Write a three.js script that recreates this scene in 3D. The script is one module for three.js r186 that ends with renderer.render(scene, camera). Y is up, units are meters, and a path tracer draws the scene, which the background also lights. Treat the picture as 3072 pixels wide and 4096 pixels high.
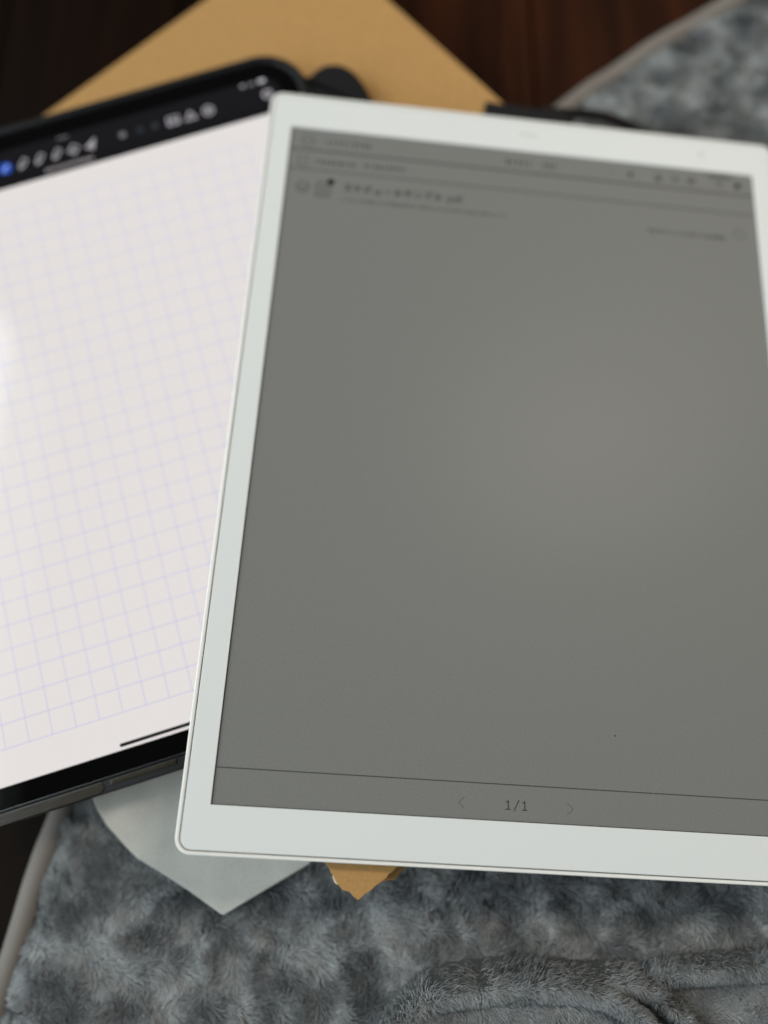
import * as THREE from 'three';
import { mergeGeometries, toCreasedNormals } from 'three/addons/utils/BufferGeometryUtils.js';
import { RectAreaLightUniformsLib } from 'three/addons/lights/RectAreaLightUniformsLib.js';
import { RoundedBoxGeometry } from 'three/addons/geometries/RoundedBoxGeometry.js';
import { createNoise2D } from 'simplex-noise';

/* ---------------------------------------------------------------- camera, light, exposure */
const scene = new THREE.Scene();
const V = (x, y, z) => new THREE.Vector3(x, y, z);
const FPX = 2968.2, CAM_H = 0.31495;                         // focal length in photo pixels, lens height over the floor
const camera = new THREE.PerspectiveCamera(2 * Math.atan(2048 / FPX) * 180 / Math.PI, 0.75, 0.01, 20);
const EX = V(0.99949, -0.03178, 0), EY = V(-0.00731, -0.2299, 0.97319), EZ = V(-0.03093, -0.97269, -0.23002);
camera.position.set(0, CAM_H, 0);
camera.quaternion.setFromRotationMatrix(new THREE.Matrix4().makeBasis(EX, EY.clone().negate(), EZ.clone().negate()));
camera.focus = 0.25;                                        // sharp on the lower edge of the paper tablet
camera.userData.fStop = 2.0;

const renderer = new THREE.WebGLRenderer({ antialias: true });
renderer.toneMapping = THREE.LinearToneMapping;
renderer.toneMappingExposure = 1;
renderer.shadowMap.enabled = true;
RectAreaLightUniformsLib.init();
scene.background = new THREE.Color().setRGB(0.06, 0.059, 0.057);   // the dim room all round

const WINDOW = { x: -1.35, y0: 0.5, y1: 1.96, z0: -1.15, z1: 1.5, color: new THREE.Color().setRGB(0.86, 0.97, 1.0), power: 3.2 };
const LAMP = { at: V(0.6, 1.12, -0.6), w: 0.46, d: 0.2, color: new THREE.Color().setRGB(1.0, 0.9, 0.76), power: 35 };

/* ---------------------------------------------------------------- helpers */
let seed = 7;
const rnd = () => { seed = (seed + 0x6d2b79f5) | 0; let t = Math.imul(seed ^ (seed >>> 15), 1 | seed); t = (t + Math.imul(t ^ (t >>> 7), 61 | t)) ^ t; return ((t ^ (t >>> 14)) >>> 0) / 4294967296; };
const noise = createNoise2D(rnd), noiseB = createNoise2D(rnd), noiseC = createNoise2D(rnd);
const clamp = THREE.MathUtils.clamp, lerp = THREE.MathUtils.lerp, sstep = THREE.MathUtils.smoothstep;
const fbm = (f, x, y, o = 4) => { let s = 0, a = 0.5, k = 1; for (let i = 0; i < o; i++, a *= 0.5, k *= 2.03) s += a * f(x * k + i * 7.1, y * k - i * 3.7); return s; };
const MM = 0.001;
// a photo pixel gives a direction; the height over the floor gives the place
function px(u, v, y) {
  const d = V(0, 0, 0).addScaledVector(EX, (u - 1536) / FPX).addScaledVector(EY, (v - 2048) / FPX).add(EZ);
  return V(0, CAM_H, 0).addScaledVector(d, (y - CAM_H) / d.y);
}
function mesh(name, geometry, material, parent = scene) {
  const m = new THREE.Mesh(geometry, material);
  m.name = name; m.castShadow = m.receiveShadow = true; parent.add(m);
  return m;
}
function tag(o, label, category, group) { o.userData.label = label; o.userData.category = category; if (group) o.userData.group = group; return o; }
function thing(name, label, category) { const g = new THREE.Group(); g.name = name; scene.add(g); return tag(g, label, category); }
function std(o) { return new THREE.MeshPhysicalMaterial(o); }
const lin = (r, g, b) => new THREE.Color().setRGB(r, g, b);
// shapes are drawn in (x, z) millimetres and laid flat
function rr(x0, z0, x1, z1, r, Kind = THREE.Shape) {
  const s = new Kind();
  s.moveTo(x0 + r, z0); s.lineTo(x1 - r, z0); s.absarc(x1 - r, z0 + r, r, -Math.PI / 2, 0); s.lineTo(x1, z1 - r); s.absarc(x1 - r, z1 - r, r, 0, Math.PI / 2);
  s.lineTo(x0 + r, z1); s.absarc(x0 + r, z1 - r, r, Math.PI / 2, Math.PI); s.lineTo(x0, z0 + r); s.absarc(x0 + r, z0 + r, r, Math.PI, 1.5 * Math.PI);
  return s;
}
const rectHole = (x0, z0, x1, z1) => { const p = new THREE.Path(); p.moveTo(x0, z0); p.lineTo(x0, z1); p.lineTo(x1, z1); p.lineTo(x1, z0); p.lineTo(x0, z0); return p; };
function slab(shape, top, thick, bevel = 0.2, seg = 3, curve = 16) {
  const g = new THREE.ExtrudeGeometry(shape, { depth: thick - 2 * bevel, bevelEnabled: bevel > 0, bevelThickness: bevel, bevelSize: bevel, bevelOffset: -bevel, bevelSegments: seg, curveSegments: curve });
  g.rotateX(Math.PI / 2); g.translate(0, top - bevel, 0); g.scale(MM, MM, MM);
  return toCreasedNormals(g, 0.2);
}
function poly(points) { const s = new THREE.Shape(); points.forEach(([x, z], i) => (i ? s.lineTo(x, z) : s.moveTo(x, z))); s.closePath(); return s; }
// flat print area in (x, z) mm with uv 0..1
function sheet(x0, z0, x1, z1, y, r = 0) {
  const g = new THREE.ShapeGeometry(r ? rr(x0, z0, x1, z1, r) : rr(x0, z0, x1, z1, 0.01), 12);
  const p = g.attributes.position, uv = g.attributes.uv;
  for (let i = 0; i < p.count; i++) { const x = p.getX(i), z = p.getY(i); uv.setXY(i, (x - x0) / (x1 - x0), 1 - (z - z0) / (z1 - z0)); p.setXYZ(i, x * MM, y * MM, z * MM); }
  const n = g.attributes.normal; for (let i = 0; i < n.count; i++) n.setXYZ(i, 0, 1, 0);
  const ix = g.index.array; for (let i = 0; i < ix.length; i += 3) { const t = ix[i]; ix[i] = ix[i + 1]; ix[i + 1] = t; }
  return g;
}
function dataTex(n, f, { srgb = true, m = n } = {}) {
  const d = new Uint8Array(n * m * 4);
  for (let y = 0; y < m; y++) for (let x = 0; x < n; x++) { const c = f(x / n, y / m), i = (y * n + x) * 4; for (let k = 0; k < 3; k++) d[i + k] = clamp(Math.round((Array.isArray(c) ? c[k] : c) * 255), 0, 255); d[i + 3] = 255; }
  const t = new THREE.DataTexture(d, n, m); t.magFilter = THREE.LinearFilter; t.minFilter = THREE.LinearMipmapLinearFilter; t.wrapS = t.wrapT = THREE.RepeatWrapping;
  if (srgb) t.colorSpace = THREE.SRGBColorSpace; t.needsUpdate = true;
  return t;
}
function flatUV(g, size, turn = 0) {      // uv in units of `size` metres, taken from x and z
  const p = g.attributes.position, uv = new Float32Array(p.count * 2), c = Math.cos(turn), s = Math.sin(turn);
  for (let i = 0; i < p.count; i++) { const x = p.getX(i), z = p.getZ(i), y = p.getY(i); uv[2 * i] = (x * c - z * s + y * 0.37) / size; uv[2 * i + 1] = (x * s + z * c + y * 0.61) / size; }
  g.setAttribute('uv', new THREE.BufferAttribute(uv, 2)); return g;
}

/* ---------------------------------------------------------------- wooden floor */
const floor = mesh('floor', flatUV(new THREE.BoxGeometry(5, 0.02, 5), 1), std({ color: lin(0.012, 0.006, 0.004), roughness: 0.7 }));
floor.position.set(0, -0.0245, 0); floor.userData.kind = 'structure';
const woodTone = [];
for (let k = 0; k < 4; k++) {
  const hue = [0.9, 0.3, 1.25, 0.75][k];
  woodTone.push(std({
    map: dataTex(256, (u, v) => {
      const g = fbm(noise, u * 9 + k * 13 + 0.4 * fbm(noiseB, u * 3, v * 2.5 + k), v * 1.6 + k * 5, 5), f = noiseB(u * 70, v * 4 + k * 9), q = clamp(0.42 + 0.42 * g + 0.07 * f, 0.05, 1);
      const m = hue * (0.16 + 0.95 * q * q);
      return [0.27 * Math.pow(m, 0.6), 0.135 * Math.pow(m, 0.6), 0.072 * Math.pow(m, 0.62)];
    }, { m: 1024 }),
    roughness: 0.5, specularIntensity: 0.08,
  }));
}
{
  const w = 0.092; let k = 0;
  for (let i = -16; i <= 16; i++) {
    let z = -1.5 - (((i * 37) % 10 + 10) % 10) * 0.06;
    for (let j = 0; j < 3; j++) {
      const len = 0.9 + 0.35 * rnd(), g = new RoundedBoxGeometry(w - 0.0012, 0.014, len - 0.0012, 1, 0.0009);
      const uv = g.attributes.uv, p = g.attributes.position, o = rnd(), q = rnd();
      for (let n = 0; n < uv.count; n++) uv.setXY(n, p.getX(n) / 0.26 + o, p.getZ(n) / 0.95 + q);
      const m = mesh(k ? 'plank_' + String(k).padStart(3, '0') : 'plank', g, woodTone[i === -2 || i === -1 || i === -3 ? 1 : Math.floor(rnd() * 4)], floor);  // left planks: dark wood, with shadow put into their colour too
      m.position.set(0.02 + i * w, 0.0245 - 0.007, z + len / 2); z += len; k++;
    }
  }
}

/* ---------------------------------------------------------------- round plush rug */
const RUG = { x: 0.5143, z: 0.2522, r: 0.6893 };
const rug = thing('plush_rug', 'round grey plush rug with a taupe bound edge on the dark wooden floor', 'rug');
const rugEdge = (x, z) => RUG.r - Math.hypot(x - RUG.x, z - RUG.z);           // distance in from the outer rim
const rugTop = (x, z) => {
  const e = rugEdge(x, z) - 0.0095;
  const body = 0.0112 * Math.sqrt(clamp(e / 0.012, 0, 1));
  return 0.002 + body + 0.0014 * fbm(noise, x * 22, z * 22, 3) * sstep(e, 0, 0.02);
};
{
  const seg = 180, rings = 90, P = [], I = [];
  for (let r = 0; r <= rings; r++) for (let a = 0; a <= seg; a++) {
    const rad = (RUG.r - 0.0085) * Math.pow(r / rings, 0.6), x = RUG.x + rad * Math.cos(a / seg * 2 * Math.PI), z = RUG.z + rad * Math.sin(a / seg * 2 * Math.PI);
    P.push(x, rugTop(x, z), z);
  }
  for (let r = 0; r < rings; r++) for (let a = 0; a < seg; a++) { const i = r * (seg + 1) + a; I.push(i, i + 1, i + seg + 1, i + 1, i + seg + 2, i + seg + 1); }
  const g = new THREE.BufferGeometry(); g.setAttribute('position', new THREE.Float32BufferAttribute(P, 3)); g.setIndex(I); g.computeVertexNormals();
  mesh('backing', g, std({ color: lin(0.15, 0.154, 0.155), roughness: 1, side: THREE.DoubleSide }), rug);
  // binding: a flattened soft roll sewn round the rim
  const bp = [], steps = 20;
  for (let i = 0; i <= steps; i++) { const a = Math.PI * (1 - i / steps), wob = 1; bp.push(new THREE.Vector2(RUG.r - 0.0062 - 0.0062 * Math.cos(Math.PI - a) * -1 * wob, 0.0006 + 0.0082 * Math.sin(a))); }
  const lathe = new THREE.LatheGeometry(bp, 360), lp = lathe.attributes.position;
  for (let i = 0; i < lp.count; i++) { const x = lp.getX(i), z = lp.getZ(i), y = lp.getY(i), a = Math.atan2(z, x); lp.setY(i, y * (1 + 0.12 * noise(a * 20, 3))); lp.setX(i, x * (1 + 0.0012 * noise(a * 14, 8))); lp.setZ(i, z * (1 + 0.0012 * noise(a * 14, 8))); }
  lathe.computeVertexNormals();
  const band = mesh('binding', lathe, std({ color: lin(0.165, 0.146, 0.131), roughness: 0.85, sheen: 0.15, sheenRoughness: 0.6, sheenColor: lin(0.5, 0.48, 0.45), side: THREE.DoubleSide }), rug);
  band.position.set(RUG.x, 0, RUG.z);
}
// pile: one bent blade, many copies
function bladeGeo() {
  const P = [], I = [], L = 4;
  for (let i = 0; i <= L; i++) { const t = i / L, w = 0.5 * (1 - 0.8 * t * t), b = 0.42 * t * t, y = t * (1 - 0.12 * t); P.push(b, y, -w, b + 0.001, y, w); }
  for (let i = 0; i < L; i++) I.push(2 * i, 2 * i + 1, 2 * i + 2, 2 * i + 1, 2 * i + 3, 2 * i + 2);
  const g = new THREE.BufferGeometry(); g.setAttribute('position', new THREE.Float32BufferAttribute(P, 3)); g.setIndex(I); g.computeVertexNormals(); return g;
}
const blade = bladeGeo();
const pileMat = std({ color: 0xffffff, roughness: 0.62, specularIntensity: 0.6, side: THREE.DoubleSide });
function pile(parent, spots, leanScale, toneOf) {
  const im = new THREE.InstancedMesh(blade, pileMat, spots.length);
  im.name = 'pile'; im.userData.kind = 'stuff'; im.castShadow = im.receiveShadow = true;
  const M = new THREE.Matrix4(), c = new THREE.Color(), up = V(0, 0, 0), ax = V(0, 0, 0), az = V(0, 0, 0);
  spots.forEach((s, i) => {
    up.copy(s.n).addScaledVector(s.lean, 1).normalize();
    ax.copy(s.lean).addScaledVector(up, -s.lean.dot(up)).normalize();
    const t = (rnd() - 0.5) * 1.6; az.crossVectors(ax, up);
    const cx = ax.clone().multiplyScalar(Math.cos(t)).addScaledVector(az, Math.sin(t)), cz = V(0, 0, 0).crossVectors(cx, up);
    M.makeBasis(cx.multiplyScalar(s.len), up.clone().multiplyScalar(s.len), cz.multiplyScalar(s.w)); M.setPosition(s.p);
    im.setMatrixAt(i, M); toneOf(s, c); im.setColorAt(i, c);
  });
  parent.add(im); return im;
}
function strand(x, y, z, n, wide = 1, leanMul = 1, len0 = 0.0037) {
  const a = 2.2 * fbm(noiseB, x * 30, z * 30, 3) * Math.PI + 0.35 * noise(x * 110, z * 110), m = (0.55 + 0.9 * clamp(0.5 + 1.1 * fbm(noiseC, x * 45, z * 45, 3), 0, 1)) * leanMul;
  return { p: V(x, y, z), n, lean: V(Math.cos(a) * m + (rnd() - 0.5) * 0.75, 0, Math.sin(a) * m + (rnd() - 0.5) * 0.75), len: len0 * (0.75 + 0.5 * rnd()), w: 0.0003 * wide * (0.7 + 0.6 * rnd()), a, m };
}
const rugTone = (s, c) => {
  const x = s.p.x, z = s.p.z, q = clamp(0.35 + 0.66 * fbm(noise, x * 36 + 4, z * 36, 3) + 0.10 * noiseC(x * 170, z * 170) + (rnd() - 0.5) * 0.22, 0, 1), k = q * q * (3 - 2 * q);
  c.setRGB(lerp(0.09, 0.40, k), lerp(0.096, 0.415, k), lerp(0.101, 0.42, k));
};
{
  const spots = [], eps = 0.0015;
  const add = (x, z, wide) => {
    if (rugEdge(x, z) < 0.0105) return;
    const y = rugTop(x, z), n = V(rugTop(x - eps, z) - rugTop(x + eps, z), 2 * eps, rugTop(x, z - eps) - rugTop(x, z + eps)).normalize();
    spots.push(strand(x, y, z, n, wide));
  };
  const fill = (x0, x1, z0, z1, per, wide) => { const N = Math.round((x1 - x0) * (z1 - z0) * 1e6 * per); for (let i = 0; i < N; i++) add(lerp(x0, x1, rnd()), lerp(z0, z1, rnd()), wide); };
  fill(-0.17, 0.15, 0.038, 0.13, 7, 1); fill(0.06, 0.2, -0.345, -0.215, 6, 1);
  fill(-0.2, 0.45, 0.13, 0.45, 0.4, 2.6); fill(0.15, 0.5, -0.215, 0.13, 0.4, 2.6); fill(0.2, 0.5, -0.35, -0.215, 0.4, 2.6); fill(-0.1, 0.15, -0.215, 0.038, 0.15, 2.6);
  pile(rug, spots, 1, rugTone);
}

/* ---------------------------------------------------------------- kraft paper and cardboard */
const kraft = (k) => dataTex(512, (u, v) => {
  const f = 0.5 + 0.5 * fbm(noise, u * 34 + k, v * 34, 4), h = 0.5 + 0.5 * noiseB(u * 190 + 9 * Math.sin(v * 40), v * 26 + k), d = noiseC(u * 120, v * 120) > 0.86 ? -0.05 : 0;
  const m = 0.93 + 0.10 * (f - 0.5) + 0.07 * (h - 0.5) + d;
  return [0.71 * m, 0.55 * m, 0.345 * m];
});
const kraftMat = std({ map: kraft(0), roughness: 0.9, specularIntensity: 0.35 });
{
  const A = px(830, 0, 0.027), B = px(200, 450, 0.027), C = px(1545, 0, 0.027), D = px(2030, 390, 0.027);
  const d1 = V(0, 0, 0).subVectors(B, A).normalize(), d2 = V(-d1.z, 0, d1.x); if (d2.x < 0) d2.negate();
  const t = ((C.x - A.x) * d2.z - (C.z - A.z) * d2.x) / (d1.x * d2.z - d1.z * d2.x);   // apex on A's edge, opposite to C
  const apex = A.clone().addScaledVector(d1, t);
  const box = thing('carton', 'flat brown cardboard carton lying on the floor under both tablets', 'carton');
  box.position.set(apex.x, 0, apex.z); box.rotation.y = -Math.atan2(d2.z, d2.x);
  // local x runs along d2, local z along d1
  const body = slab(rr(0.2, 0, 292, 250, 1.2), 26.4, 9.2, 0.5); 
  mesh('body', flatUV(body, 0.16), kraftMat, box);
  const lid = slab(rr(-0.5, -0.5, 292.6, 250.5, 1.4), 27.4, 1.0, 0.3);
  mesh('lid', flatUV(lid, 0.16), kraftMat, box);
}

/* ---------------------------------------------------------------- grey card sheet under the tablets */
{
  const s = new THREE.Shape(), P = [[360, 3170], [388, 3240], [424, 3300], [500, 3386], [545, 3432], [634, 3486], [755, 3565], [880, 3656], [893, 3662], [908, 3654], [1060, 3563], [1240, 3456], [1300, 3330], [900, 2900], [330, 2950]].map(([u, v]) => px(u, v, 0.0195));
  const O = P[8];
  P.forEach((p, i) => (i ? s.lineTo((p.x - O.x) * 1000, (p.z - O.z) * 1000) : s.moveTo((p.x - O.x) * 1000, (p.z - O.z) * 1000)));
  const g = flatUV(slab(s, 19.5, 2.2, 0.6), 0.12);
  const felt = dataTex(256, (u, v) => { const m = 0.70 + 0.03 * fbm(noise, u * 7, v * 7, 4) + 0.035 * noiseB(u * 120, v * 120); return [m * 1.01, m, m * 0.965]; });
  const o = mesh('card_folder', g, std({ map: felt, roughness: 0.95, specularIntensity: 0.3 }));
  o.position.set(O.x, 0, O.z);
  tag(o, 'pale grey card folder corner poking out onto the plush rug', 'folder');
}

/* ---------------------------------------------------------------- black tablet computer in its case (left) */
const pad = thing('tablet_computer', 'black tablet computer in a smoky case with lit squared paper on its screen', 'tablet');
pad.position.set(-0.08731, 0.038, 0.003425);
pad.quaternion.setFromRotationMatrix(new THREE.Matrix4().makeBasis(V(0.9552, 0, -0.2959), V(0, 1, 0), V(0.2959, 0, 0.9552)));
{
  const blackGlass = std({ color: lin(0.0012, 0.0012, 0.0014), roughness: 0.04, specularIntensity: 0.6 });
  const alu = std({ color: lin(0.30, 0.30, 0.31), roughness: 0.32, metalness: 1 });
  const tpu = std({ color: lin(0.010, 0.010, 0.011), roughness: 0.4, specularIntensity: 0.5 });
  const smoke = std({ color: lin(0.024, 0.019, 0.013), roughness: 0.25, specularIntensity: 0.8, bumpMap: dataTex(256, (u, v) => 0.5 + 0.5 * fbm(noise, u * 3, v * 40, 4), { srgb: false }), bumpScale: 0.00008 });
  const X0 = -97.2, X1 = 117.2, Z0 = -258.7, Z1 = 20.9;
  mesh('glass', slab(rr(X0 + 0.45, Z0 + 0.45, X1 - 0.45, Z1 - 0.45, 17.5), 0, 0.8, 0.15, 2, 24), blackGlass, pad);
  mesh('frame', slab(rr(X0, Z0, X1, Z1, 18), -0.12, 6.2, 0.5, 3, 24), alu, pad);
  const wall = rr(-101, -262.4, 120.9, 25.9, 21); wall.holes.push(rr(X0 - 0.25, Z0 - 0.25, X1 + 0.25, Z1 + 0.3, 18.2, THREE.Path));
  const shell = mesh('case_shell', slab(rr(-101, -262.4, 120.9, 25.9, 21), -6.4, 4.0, 1.2, 4, 24), tpu, pad);
  const caseRim = mesh('case_rim', slab(wall, 0.35, 7.2, 0.8, 4, 24), tpu, pad);
  mesh('case_lip', flatUV(slab(poly([[-92, 21.5], [-29.8, 21.5], [-29.2, 24.0], [-31, 25.4], [-92, 25.9]]), 0.75, 1.2, 0.4), 0.05), smoke, caseRim);
  mesh('case_lip', flatUV(slab(poly([[-26.6, 21.5], [-2.2, 21.5], [-2.6, 23.5], [-27.2, 23.6]]), 0.8, 1.2, 0.4), 0.05), smoke, caseRim);
  // pen holder on the long side
  const loop = new THREE.Shape();
  loop.moveTo(118, -250); loop.bezierCurveTo(121, -249, 122, -246, 124, -247.5); loop.bezierCurveTo(128, -251, 136, -252, 141, -246); loop.bezierCurveTo(146, -240, 147, -228, 146, -219); loop.lineTo(118, -219); loop.closePath();
  mesh('pen_loop', slab(loop, -1.6, 8, 3.2, 6, 16), std({ color: lin(0.010, 0.010, 0.011), roughness: 0.8, specularIntensity: 0.25 }), shell);

  // display: what the screen shows
  const W = 1536, H = 2048, K = W / 197.0, c = document.createElement('canvas'); c.width = W; c.height = H;
  const g = c.getContext('2d'), X = (mm) => (mm + 88.5) * K, Z = (mm) => (mm + 249.9) * K;
  g.fillStyle = '#131317'; g.fillRect(0, 0, W, H);
  g.fillStyle = '#101013'; g.fillRect(0, Z(-236.5), W, 6 * K);
  g.fillStyle = 'rgb(228,223,221)'; g.fillRect(0, Z(-230.8), W, H);
  // squared paper, 8.76 mm
  g.strokeStyle = 'rgb(168,169,236)'; g.lineWidth = 0.155 * K;
  for (let i = -10; i <= 12; i++) { const xx = i * 8.76; if (xx < -88 || xx > 92) continue; g.beginPath(); g.moveTo(X(xx), Z(-25 * 8.76)); g.lineTo(X(xx), Z(0)); g.stroke(); }
  for (let j = 0; j <= 25; j++) { g.beginPath(); g.moveTo(X(-88), Z(-j * 8.76)); g.lineTo(X(87.6), Z(-j * 8.76)); g.stroke(); }
  g.lineCap = 'round'; g.strokeStyle = '#08080a'; g.lineWidth = 1.15 * K; g.beginPath(); g.moveTo(X(-20.6), Z(11.1)); g.lineTo(X(40.6), Z(11.1)); g.stroke();
  // tool bar
  const ink = 'rgb(182,178,184)';
  const disc = (x, z, r, f) => { g.fillStyle = f; g.beginPath(); g.arc(X(x), Z(z), r * K, 0, 7); g.fill(); };
  const ring = (x, z, r, w, f = ink) => { g.strokeStyle = f; g.lineWidth = w * K; g.beginPath(); g.arc(X(x), Z(z), r * K, 0, 7); g.stroke(); };
  for (const x of [8.3, 10, 11.7]) disc(x, -248.4, 0.5, 'rgb(150,148,152)');
  disc(-17.2, -240.9, 2.9, 'rgb(36,86,190)'); disc(-30, -240.9, 2.5, 'rgb(60,60,66)');
  g.strokeStyle = 'rgb(220,224,236)'; g.lineWidth = 0.5 * K; g.beginPath(); g.moveTo(X(-18.4), Z(-239.7)); g.lineTo(X(-16), Z(-242.2)); g.stroke();
  const penIcon = (x) => { g.strokeStyle = ink; g.lineWidth = 0.6 * K; g.save(); g.translate(X(x), Z(-240.8)); g.rotate(0.62); g.strokeRect(-0.95 * K, -2.5 * K, 1.9 * K, 3.8 * K); g.beginPath(); g.moveTo(-0.95 * K, 1.3 * K); g.lineTo(0, 2.7 * K); g.lineTo(0.95 * K, 1.3 * K); g.stroke(); g.restore(); };
  penIcon(-9.4); penIcon(-1.9); penIcon(5.9);
  g.save(); g.strokeStyle = ink; g.lineWidth = 0.6 * K; g.translate(X(13.6), Z(-240.8)); g.rotate(0.7); g.strokeRect(-1.6 * K, -2 * K, 3.2 * K, 4 * K); g.beginPath(); g.moveTo(-1.6 * K, 0.6 * K); g.lineTo(1.6 * K, 0.6 * K); g.stroke(); g.restore();
  g.strokeStyle = ink; g.fillStyle = ink; g.lineWidth = 0.8 * K; g.beginPath(); g.moveTo(X(19.2), Z(-240)); g.lineTo(X(23.3), Z(-243)); g.lineTo(X(22), Z(-238.4)); g.closePath(); g.stroke(); disc(21.4, -240.6, 0.9, ink);
  disc(35.9, -241.1, 1.5, 'rgb(120,120,126)'); disc(43.9, -241.1, 1.6, 'rgb(42,48,54)'); disc(50.7, -241.1, 1.6, 'rgb(50,54,56)');
  g.strokeStyle = ink; g.lineWidth = 0.7 * K; g.strokeRect(X(56.6), Z(-243), 4.9 * K, 3.9 * K); g.beginPath(); g.moveTo(X(57), Z(-239.8)); g.lineTo(X(58.7), Z(-241.6)); g.lineTo(X(61), Z(-239.6)); g.stroke();
  g.lineWidth = 0.8 * K; g.beginPath(); g.moveTo(X(64.7), Z(-239.2)); g.lineTo(X(67), Z(-243.2)); g.lineTo(X(69.3), Z(-239.2)); g.closePath(); g.stroke();
  ring(75.2, -241.1, 2.2, 0.8); disc(75.2, -241.1, 0.9, ink);
  // status marks and title line, out of focus in the photograph
  disc(92.9, -248.5, 0.95, 'rgb(170,166,172)'); g.fillStyle = 'rgb(120,118,124)'; g.fillRect(X(95.4), Z(-249.1), 3.0 * K, 1.5 * K); g.fillStyle = 'rgb(205,201,207)'; g.fillRect(X(100.2), Z(-249.5), 3.0 * K, 1.9 * K);
  ring(102.5, -240.9, 1.9, 0.9); disc(102.5, -240.9, 0.6, ink);
  let tx = -0.4; while (tx < 21) { const w = 0.7 + 0.6 * rnd(); g.fillStyle = 'rgb(176,170,170)'; g.fillRect(X(tx), Z(-234.7), w * 0.75 * K, (1.2 + 0.6 * rnd()) * K); tx += w + 0.28; }
  const tex = new THREE.CanvasTexture(c); tex.colorSpace = THREE.SRGBColorSpace;
  mesh('screen', sheet(-88.5, -249.9, 108.5, 13.0, 0.12, 8), std({ color: lin(0.002, 0.002, 0.002), roughness: 0.05, specularIntensity: 1, emissive: 0xffffff, emissiveMap: tex, emissiveIntensity: 1 }), pad);
  const glow = new THREE.RectAreaLight(lin(1, 0.97, 0.98), 0.12, 0.197, 0.243); glow.name = 'screen_light'; glow.position.set(0.010, 0.0008, -0.109); glow.rotation.x = Math.PI / 2; pad.add(glow);
}

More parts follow.
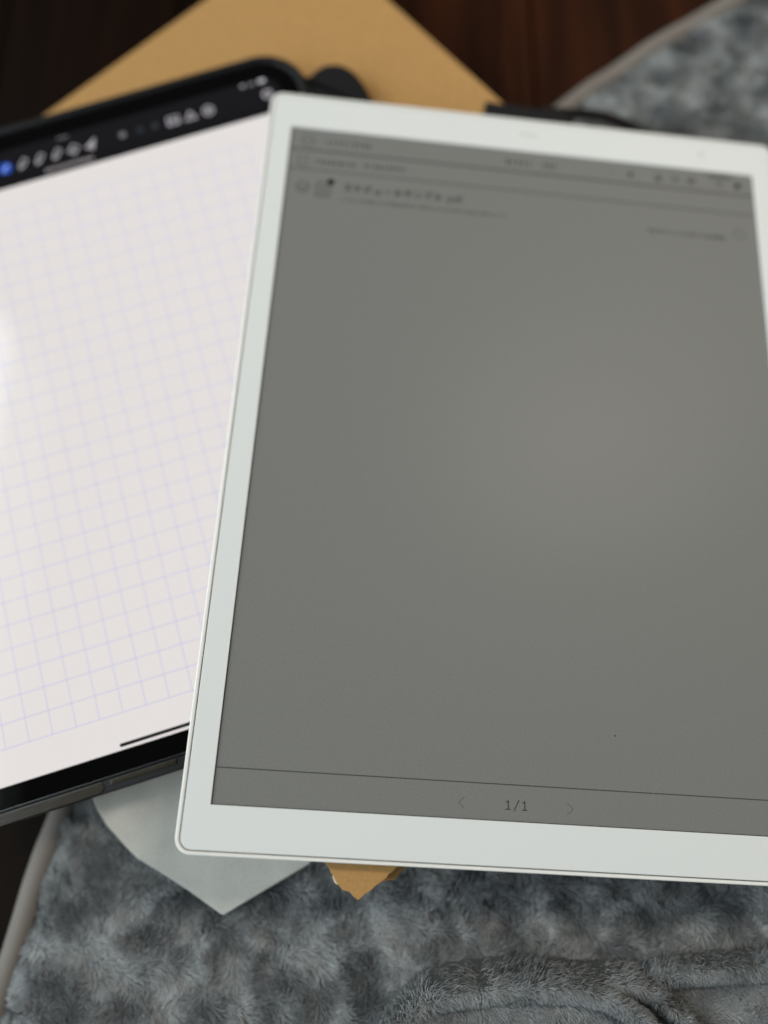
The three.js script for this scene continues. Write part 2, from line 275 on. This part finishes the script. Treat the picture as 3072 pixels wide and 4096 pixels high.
/* ---------------------------------------------------------------- white paper tablet (right) */
const ink = thing('paper_tablet', 'white framed electronic paper tablet with a grey matte page', 'tablet');
ink.position.set(-0.047863, 0.046508, -0.232754);
const inkBasis = new THREE.Matrix4().makeBasis(V(0.9926, -0.1028, 0.0653), V(0.1064, 0.9929, -0.0531), V(-0.0593, 0.0597, 0.9965));
ink.quaternion.setFromRotationMatrix(inkBasis);
{
  const pearl = std({ color: lin(0.69, 0.705, 0.705), roughness: 0.42, specularIntensity: 0.45, bumpMap: dataTex(256, (u, v) => 0.5 + 0.5 * noiseB(u * 128, v * 128), { srgb: false }), bumpScale: 0.000008 });
  const rimMat = std({ color: lin(0.80, 0.79, 0.76), roughness: 0.3, clearcoat: 0.3, clearcoatRoughness: 0.2 });
  const X0 = -10.0, X1 = 212.8, Z0 = -17.4, Z1 = 285.6;
  const front = rr(X0 + 1.75, Z0 + 1.75, X1 - 1.75, Z1 - 1.55, 3.6); front.holes.push(rectHole(0, 0, 202.8, 270.4));
  const bezel = mesh('bezel', flatUV(slab(front, 0, 0.75, 0.12, 2, 12), 0.03), pearl, ink);
  const rim = rr(X0, Z0, X1, Z1, 5.2); rim.holes.push(rr(X0 + 1.32, Z0 + 1.32, X1 - 1.32, Z1 - 1.15, 4.0, THREE.Path));
  mesh('rim', slab(rim, -0.1, 2.3, 0.45, 4, 16), rimMat, ink);
  mesh('back_shell', slab(rr(X0 + 0.3, Z0 + 0.3, X1 - 0.3, Z1 - 0.3, 5), -1.5, 4.3, 1.4, 4, 16), std({ color: lin(0.62, 0.62, 0.6), roughness: 0.5 }), ink);
  // page image
  const W = 1536, H = 2048, K = W / 202.8, c = document.createElement('canvas'); c.width = W; c.height = H;
  const g = c.getContext('2d');
  g.fillStyle = 'rgb(119,119,117)'; g.fillRect(0, 0, W, H);
  const stroke = (pts, w, col) => { g.strokeStyle = col; g.lineWidth = w * K; g.lineCap = 'round'; g.lineJoin = 'round'; g.beginPath(); pts.forEach(([x, y], i) => (i ? g.lineTo(x * K, y * K) : g.moveTo(x * K, y * K))); g.stroke(); };
  const bar = (x, y, w, h, col) => { g.fillStyle = col; g.fillRect(x * K, y * K, w * K, h * K); };
  const circ = (x, y, r, w, col) => { g.strokeStyle = col; g.lineWidth = w * K; g.beginPath(); g.arc(x * K, y * K, r * K, 0, 7); g.stroke(); };
  const DK = 'rgb(26,26,27)', MD = 'rgb(50,50,49)', LT = 'rgb(72,72,70)';
  bar(0, 10.35, 202.8, 0.62, MD); bar(0, 20.3, 202.8, 0.5, 'rgb(66,66,64)'); bar(0, 259.0, 202.8, 0.22, 'rgb(38,38,40)');
  const mark = (x0, x1, y, h, col, dens = 0.62) => {           // small writing too blurred to read
    let x = x0; while (x < x1) { const w = h * (0.55 + 0.35 * rnd()); for (let k = 0; k < 3; k++) if (rnd() < dens) stroke([[x + rnd() * w * 0.6, y - h / 2 + rnd() * h * 0.5], [x + w * (0.4 + 0.6 * rnd()), y - h / 2 + h * (0.3 + 0.7 * rnd())]], h * 0.17, col); stroke([[x + w * 0.3, y - h * 0.4], [x + w * 0.3, y + h * 0.4]], h * 0.17, col); x += w + h * 0.22; }
  };
  circ(7.3, 6.0, 2.5, 0.4, LT); stroke([[6, 6], [8.6, 6]], 0.4, LT); mark(15.2, 33, 5.7, 2.4, MD, 0.5);
  g.strokeStyle = LT; g.lineWidth = 0.35 * K; g.strokeRect(4.2 * K, 14.2 * K, 3.4 * K, 4.4 * K); mark(11, 28.7, 16.3, 2.3, MD); mark(32, 49.5, 15.8, 2.3, MD);
  circ(7.1, 29.6, 2.6, 0.4, MD); stroke([[5.8, 29.2], [7.1, 31], [8.4, 29.2]], 0.4, MD);
  g.strokeStyle = MD; g.lineWidth = 0.4 * K; g.strokeRect(12.8 * K, 26.6 * K, 5.6 * K, 7.0 * K); for (let k = 0; k < 4; k++) bar(13.8, 28.2 + k * 1.3, 3.6, 0.3, MD);
  g.fillStyle = 'rgb(18,18,20)'; g.beginPath(); g.arc(18.6 * K, 25.9 * K, 1.55 * K, 0, 7); g.fill();
  // file name, drawn stroke by stroke
  const KANA = {
    su: [[[0.1, 0.12], [0.85, 0.12], [0.6, 0.55], [0.08, 0.95]], [[0.52, 0.55], [0.92, 0.95]]],
    ke: [[[0.35, 0.05], [0.08, 0.5]], [[0.25, 0.3], [0.95, 0.3]], [[0.62, 0.3], [0.58, 0.65], [0.3, 0.95]]],
    ji: [[[0.18, 0.14], [0.4, 0.26]], [[0.08, 0.4], [0.3, 0.52]], [[0.12, 0.92], [0.6, 0.75], [0.9, 0.3]], [[0.62, 0.06], [0.7, 0.2]], [[0.8, 0.02], [0.88, 0.16]]],
    yu: [[[0.25, 0.52], [0.68, 0.52], [0.64, 0.92]], [[0.12, 0.92], [0.88, 0.92]]],
    bar: [[[0.08, 0.5], [0.92, 0.5]]],
    ru: [[[0.3, 0.15], [0.28, 0.6], [0.08, 0.92]], [[0.56, 0.1], [0.56, 0.88], [0.94, 0.55]]],
    sa: [[[0.05, 0.3], [0.95, 0.3]], [[0.28, 0.08], [0.28, 0.6]], [[0.7, 0.08], [0.7, 0.5], [0.4, 0.95]]],
    n: [[[0.12, 0.16], [0.38, 0.3]], [[0.12, 0.9], [0.62, 0.7], [0.92, 0.3]]],
    pu: [[[0.08, 0.22], [0.75, 0.22], [0.62, 0.62], [0.25, 0.95]], [[0.88, 0.02], [0.97, 0.1], [0.88, 0.18], [0.8, 0.1], [0.88, 0.02]]],
  };
  ['su', 'ke', 'ji', 'yu', 'bar', 'ru', 'sa', 'n', 'pu', 'ru'].forEach((k, i) => KANA[k].forEach((s) => stroke(s.map(([x, y]) => [24 + i * 4.25 + x * 3.4, 26.1 + y * 3.6]), 0.46, DK)));
  g.fillStyle = DK; g.font = `${4.3 * K}px sans-serif`; g.fillText('.pdf', 66.8 * K, 29.6 * K);
  mark(23.4, 93.2, 33.9, 1.7, MD, 0.5);
  mark(92.6, 103.4, 5.9, 2.6, DK, 0.6); mark(108.8, 115.1, 5.9, 2.4, MD, 0.7);
  bar(138.3, 5.4, 1.8, 0.4, MD); g.fillStyle = DK; g.beginPath(); g.moveTo(146.8 * K, 4.3 * K); g.lineTo(149.4 * K, 5.8 * K); g.lineTo(147 * K, 7.2 * K); g.fill();
  bar(153.9, 2.5, 0.25, 6.5, 'rgb(134,133,126)'); bar(180.4, 2.5, 0.25, 6.5, 'rgb(134,133,126)');
  circ(160.1, 5.7, 1.1, 0.5, DK); stroke([[159, 7.3], [161.2, 7.3]], 0.5, DK); circ(167.9, 5.7, 1.3, 0.45, MD); circ(174.9, 5.8, 1.4, 0.5, MD); stroke([[174, 6.6], [175.8, 5]], 0.4, MD);
  bar(182.5, 1.0, 11, 1.9, 'rgb(86,85,82)'); stroke([[186.1, 5.4], [188.6, 5.4], [187.4, 7.2]], 0.5, DK); bar(194.6, 4.6, 2.5, 2.6, DK);
  mark(154.5, 180.5, 33.6, 1.9, MD, 0.6); mark(182, 187, 33.6, 2.1, DK, 0.9); circ(194.6, 31, 2.3, 0.35, LT);
  // pager
  stroke([[82.4, 263.7], [80.6, 265.6], [82.5, 267.4]], 0.2, 'rgb(82,81,78)'); stroke([[117.3, 263.8], [119.2, 265.7], [117.3, 267.4]], 0.2, 'rgb(82,81,78)');
  g.fillStyle = 'rgb(34,34,40)'; g.font = `${3.75 * K}px monospace`; g.textAlign = 'center'; g.fillText('1', 97.1 * K, 266.95 * K); g.fillText('1', 102.7 * K, 266.95 * K); for (const cx of [97.1, 102.7]) stroke([[cx - 0.75, 266.85], [cx + 0.85, 266.85]], 0.24, 'rgb(34,34,40)'); stroke([[99.2, 267.2], [100.8, 263.9]], 0.26, 'rgb(44,44,48)');
  // dust and a faint scratch
  g.fillStyle = 'rgb(14,14,14)'; g.beginPath(); g.arc(134.2 * K, 241.2 * K, 0.26 * K, 0, 7); g.fill();
  stroke([[150, 254.4], [148.2, 257], [145.8, 261.8]], 0.13, 'rgb(134,133,126)');
  const im = g.getImageData(0, 0, W, H), d = im.data;
  for (let i = 0; i < d.length; i += 4) { const p = i / 4, x = p % W, y = (p / W) | 0, q = (rnd() - 0.5) * 7 + 3.0 * noiseB(x * 0.13, y * 0.13); d[i] += q; d[i + 1] += q; d[i + 2] += q; }
  g.putImageData(im, 0, 0);
  const tex = new THREE.CanvasTexture(c); tex.colorSpace = THREE.SRGBColorSpace; tex.anisotropy = 8;
  mesh('gap_shade', slab(rr(-2, -2, 204.8, 272.4, 1), -0.62, 0.5, 0.1, 1), std({ color: lin(0.01, 0.01, 0.011), roughness: 0.8 }), ink);  // dark plate painting in the shadow line of the gap round the page
  mesh('screen', sheet(0.3, 0.15, 202.6, 270.2, -0.5), std({ map: tex, roughness: 0.38, specularIntensity: 0.19 }), ink);
  const grey = std({ color: lin(0.42, 0.41, 0.38), roughness: 0.5 });
  for (let k = 0; k < 6; k++) mesh('emblem_mark', slab(rr(98.8 + k * 1.3, -9.6, 99.6 + k * 1.3, -8.0, 0.3), 0.02, 0.05, 0, 1), std({ color: lin(0.5, 0.49, 0.46), roughness: 0.5 }), bezel);
  const key = new THREE.Shape(); key.absarc(179.9, -8.5, 1.15, 0, 2 * Math.PI); const hole = new THREE.Path(); hole.absarc(179.9, -8.5, 0.65, 0, 2 * Math.PI); key.holes.push(hole);
  mesh('touch_key', slab(key, 0.02, 0.05, 0, 1), grey, bezel);
}

/* ---------------------------------------------------------------- torn cardboard prop under the paper tablet */
{
  const inv = inkBasis.clone().setPosition(ink.position).invert();
  const on = (u, v, yl) => {      // where the line of sight through that pixel meets a plane yl below the paper tablet's face
    const o = V(0, CAM_H, 0).applyMatrix4(inv), q = px(u, v, 0).applyMatrix4(inv), d = q.sub(o); const t = (yl - o.y) / d.y; return [(o.x + d.x * t) * 1000, (o.z + d.z * t) * 1000];
  };
  const prop = thing('torn_cardboard', 'torn brown cardboard piece propping up the white framed tablet', 'cardboard');
  prop.position.copy(ink.position); prop.quaternion.copy(ink.quaternion);
  const edge = [[1296, 3440], [1308, 3462], [1316, 3472], [1322, 3488], [1333, 3500], [1338, 3514], [1347, 3522], [1350, 3536], [1362, 3549], [1371, 3561], [1388, 3566], [1402, 3570], [1411, 3584], [1422, 3592], [1431, 3602], [1441, 3597], [1462, 3576], [1480, 3566], [1500, 3547], [1520, 3533], [1546, 3512], [1556, 3497], [1570, 3490], [1604, 3452]];
  const P = edge.map(([u, v]) => on(u, v, -0.0060)); const z0 = P[0][1];
  const top = slab(poly([...P, [90, z0 - 60], [30, z0 - 60]]), -6.0, 1.9, 0.25, 2);
  const ply = mesh('top_ply', flatUV(top, 0.07), kraftMat, prop);
  const Q = [[1330, 3440], [1420, 3560], [1560, 3520], [1575, 3522], [1598, 3500], [1625, 3468], [1640, 3440]].map(([u, v]) => on(u, v, -0.0125));
  mesh('lower_ply', flatUV(slab(poly([...Q, [88, z0 - 60], [34, z0 - 60]]), -12.5, 2.2, 0.3, 2), 0.07), kraftMat, prop);
  mesh('fold', flatUV(slab(rr(36, z0 - 58, 86, z0 - 14, 2), -14.9, 21, 0.5, 2), 0.07), kraftMat, prop);
  mesh('fold', flatUV(slab(rr(40, z0 - 50, 80, z0 - 20, 2), -8.1, 4.3, 0.5, 2), 0.07), kraftMat, prop);
  // frayed paper where the outer ply tore
  const fray = [[1334, 3500], [1352, 3535], [1349, 3541], [1338, 3530], [1329, 3508]].map(([u, v]) => on(u, v, -0.0068));
  mesh('torn_edge', slab(poly(fray), -6.8, 0.8, 0.15, 2), std({ color: lin(0.62, 0.53, 0.38), roughness: 1 }), ply);
}

/* ---------------------------------------------------------------- black strap behind the paper tablet */
{
  const strap = thing('black_strap', 'black elastic strap with a flat end behind the white framed tablet', 'strap');
  const O = px(1945, 430, 0.0288); strap.position.set(O.x, 0, O.z);
  const loc = ([u, v], y) => { const p = px(u, v, y); return [(p.x - O.x) * 1000, (p.z - O.z) * 1000]; };
  const flat = [[1942, 404], [2080, 424], [2180, 440], [2245, 452], [2300, 470], [2290, 520], [1930, 480]].map((q) => loc(q, 0.0288));
  mesh('strap_end', slab(poly(flat), 28.9, 1.4, 0.5, 3), std({ color: lin(0.010, 0.010, 0.011), roughness: 0.7, specularIntensity: 0.3 }), strap);
  const path = [[2150, 447, 0.0275], [2260, 452, 0.027], [2340, 456, 0.0265], [2410, 466, 0.026], [2480, 488, 0.0245], [2545, 518, 0.0225], [2620, 562, 0.0205], [2700, 620, 0.0195]].map(([u, v, y]) => { const p = px(u, v, y); return V(p.x - O.x, y, p.z - O.z); });
  mesh('cord', new THREE.TubeGeometry(new THREE.CatmullRomCurve3(path), 60, 0.0021, 10), std({ color: lin(0.006, 0.005, 0.0045), roughness: 0.6, specularIntensity: 0.4 }), strap);
}

/* ---------------------------------------------------------------- folded plush throw at the front */
{
  const throwG = thing('plush_throw', 'rumpled grey plush throw with rolled hems on the rug', 'throw');
  const curve = (pts) => { const p = pts.map(([u, v]) => { const q = px(u, v, 0.038); return [q.x, q.z]; }); return (x) => { if (x <= p[0][0]) return p[0][1] + (p[0][0] - x) * 1.2; for (let i = 1; i < p.length; i++) if (x <= p[i][0]) { const t = (x - p[i - 1][0]) / (p[i][0] - p[i - 1][0]); return lerp(p[i - 1][1], p[i][1], t); } const e = p[p.length - 1]; return e[1] + (x - e[0]) * (e[2] ?? 0.9); }; };
  const e1 = curve([[1540, 4150], [1580, 4096], [1640, 4040], [1700, 3992], [1760, 3968], [1830, 3953], [1920, 3942], [2000, 3934], [2100, 3930], [2200, 3929], [2280, 3934], [2350, 3944], [2410, 3958], [2470, 3981], [2540, 4020], [2590, 4058], [2628, 4096], [2700, 4190]]);
  const e2 = curve([[2300, 3990], [2400, 3956], [2480, 3942], [2540, 3940], [2590, 3950], [2643, 3975], [2700, 4015], [2789, 4096], [2850, 4170]]);
  const p3 = curve([[2580, 4060], [2620, 3990], [2650, 3950], [2690, 3930], [2751, 3920], [2850, 3908], [2950, 3900], [3072, 3893], [3400, 3880]]);
  const e3 = (x) => (x > 0.15 ? p3(0.15) + (x - 0.15) * 0.05 : p3(x));
  const prof = (d, h) => {          // rolled hem, a dip behind it, then the open cloth
    if (d < -0.0005) return -1;
    const roll = Math.sqrt(clamp(1 - Math.pow((d - 0.0032) / 0.0036, 2), 0, 1));
    return h + 0.0065 * roll - (d < 0.0032 ? (1 - roll) * 0.016 : 0) + 0.0055 * sstep(d, 0.007, 0.03) + 0.0008 * noise(d * 90, h * 900);
  };
  const height = (x, z) => Math.max(prof(z - e1(x), 0.0300), prof(z - e2(x), 0.0245), prof(z - e3(x), 0.0195)) ;
  const nx = 260, nz = 130, x0 = -0.02, x1 = 0.28, z0 = 0.085, z1 = 0.21, P = [], I = [], ok = [];
  for (let j = 0; j <= nz; j++) for (let i = 0; i <= nx; i++) {
    const x = lerp(x0, x1, i / nx), z = lerp(z0, z1, j / nz), h = height(x, z); ok.push(h > -0.5);
    P.push(x, Math.max(h > -0.5 ? h + 0.0006 * noise(x * 160, z * 160) : 0.012, 0.012), z);
  }
  for (let j = 0; j < nz; j++) for (let i = 0; i < nx; i++) { const a = j * (nx + 1) + i, b = a + 1, c = a + nx + 1, d = c + 1; if (ok[a] || ok[b] || ok[c] || ok[d]) I.push(a, c, b, b, c, d); }
  const g = new THREE.BufferGeometry(); g.setAttribute('position', new THREE.Float32BufferAttribute(P, 3)); g.setIndex(I); g.computeVertexNormals();
  mesh('cloth', g, std({ color: lin(0.075, 0.08, 0.082), roughness: 1, side: THREE.DoubleSide }), throwG);
  const spots = [], eps = 0.0008;
  for (let i = 0; i < 150000; i++) {
    const x = lerp(x0, 0.16, rnd()), z = lerp(z0, 0.13, rnd()), h = height(x, z); if (h < 0.012) continue;
    const hx0 = height(x - eps, z), hx1 = height(x + eps, z), hz0 = height(x, z - eps), hz1 = height(x, z + eps), f = (v) => Math.max(v, h - 0.003);
    const n = V(f(hx0) - f(hx1), 2 * eps, f(hz0) - f(hz1)).normalize();
    const q = strand(x, h - 0.0003, z, n, 0.8, 0.4, 0.0024); q.lean.x += 0.25; q.lean.z += 0.45; q.w *= 1.15; spots.push(q);
  }
  pile(throwG, spots, 1, (s, c) => { const q = clamp(0.36 + 0.3 * fbm(noise, s.p.x * 60, s.p.z * 60, 3) + (rnd() - 0.5) * 0.35, 0, 1); c.setRGB(lerp(0.095, 0.46, q), lerp(0.102, 0.48, q), lerp(0.108, 0.485, q)); });
}

/* ---------------------------------------------------------------- daylight window and standing lamp, outside the picture */
{
  const w = thing('window', 'tall daylit window with a slatted blind beside the rug', 'window');
  w.position.set(WINDOW.x, 0, 0);
  const white = std({ color: lin(0.7, 0.7, 0.68), roughness: 0.5 }), H = 2.42, za = WINDOW.z0, zb = WINDOW.z1, zm = (za + zb) / 2, L = zb - za;
  const post = (name, z, y0, y1, d) => { const m = mesh(name, new RoundedBoxGeometry(0.05, y1 - y0, d, 2, 0.004), white, w); m.position.set(0, (y0 + y1) / 2, z); };
  post('jamb', za - 0.03, 0, H, 0.06); post('jamb', zb + 0.03, 0, H, 0.06); post('mullion', zm, 0.06, H - 0.06, 0.04); post('head_rail', zm, H - 0.06, H, L - 0.002); post('sill_rail', zm, 0, 0.06, L - 0.002);
  const pane = mesh('pane', new THREE.PlaneGeometry(L, H - 0.12), std({ color: lin(0.02, 0.02, 0.02), roughness: 0.2, emissive: WINDOW.color, emissiveIntensity: 1.5 }), w);
  pane.rotation.y = Math.PI / 2; pane.position.set(-0.012, H / 2, zm);
  for (const [a, b] of [[1.98, 2.035], [2.085, 2.155], [2.205, 2.27], [2.32, 2.36]]) { const s = mesh('blind_slat', new RoundedBoxGeometry(0.006, b - a, L, 2, 0.002), std({ color: lin(0.5, 0.48, 0.45), roughness: 0.8 }), w); s.position.set(0.03, (a + b) / 2, zm); }
  const light = new THREE.RectAreaLight(WINDOW.color, WINDOW.power, L, WINDOW.y1 - WINDOW.y0); light.name = 'window_light';
  light.position.set(0.045, (WINDOW.y0 + WINDOW.y1) / 2, zm); light.rotation.y = -Math.PI / 2; w.add(light);

  const lamp = thing('standing_lamp', 'standing lamp with a wide warm diffuser beyond the rug', 'lamp');
  lamp.position.set(LAMP.at.x, 0, LAMP.at.z);
  const steel = std({ color: lin(0.05, 0.05, 0.05), roughness: 0.4, metalness: 0.8 });
  mesh('foot', new THREE.CylinderGeometry(0.15, 0.16, 0.02, 40), steel, lamp).position.set(0.36, 0.0105, -0.36);
  mesh('pole', new THREE.CylinderGeometry(0.012, 0.012, LAMP.at.y + 0.05, 16), steel, lamp).position.set(0.36, LAMP.at.y / 2 + 0.04, -0.36);
  const arm = mesh('arm', new THREE.CylinderGeometry(0.01, 0.01, 0.5, 12), steel, lamp); arm.position.set(0.18, LAMP.at.y + 0.055, -0.18); arm.rotation.z = Math.PI / 2; arm.rotation.order = 'YXZ'; arm.rotation.y = Math.PI / 4;
  mesh('shade', new RoundedBoxGeometry(LAMP.w + 0.02, 0.03, LAMP.d + 0.02, 2, 0.008), white, lamp).position.set(0, LAMP.at.y + 0.027, 0);
  const dif = mesh('lamp_diffuser', new RoundedBoxGeometry(LAMP.w, 0.014, LAMP.d, 2, 0.004), std({ color: lin(0.6, 0.58, 0.55), emissive: LAMP.color, emissiveIntensity: 1.5 }), lamp); dif.position.set(0, LAMP.at.y + 0.004, 0);
  const ll = new THREE.RectAreaLight(LAMP.color, LAMP.power, LAMP.w, LAMP.d); ll.name = 'lamp_light'; ll.position.set(0, LAMP.at.y - 0.006, 0); ll.rotation.x = -Math.PI / 2; lamp.add(ll);
}

renderer.render(scene, camera);
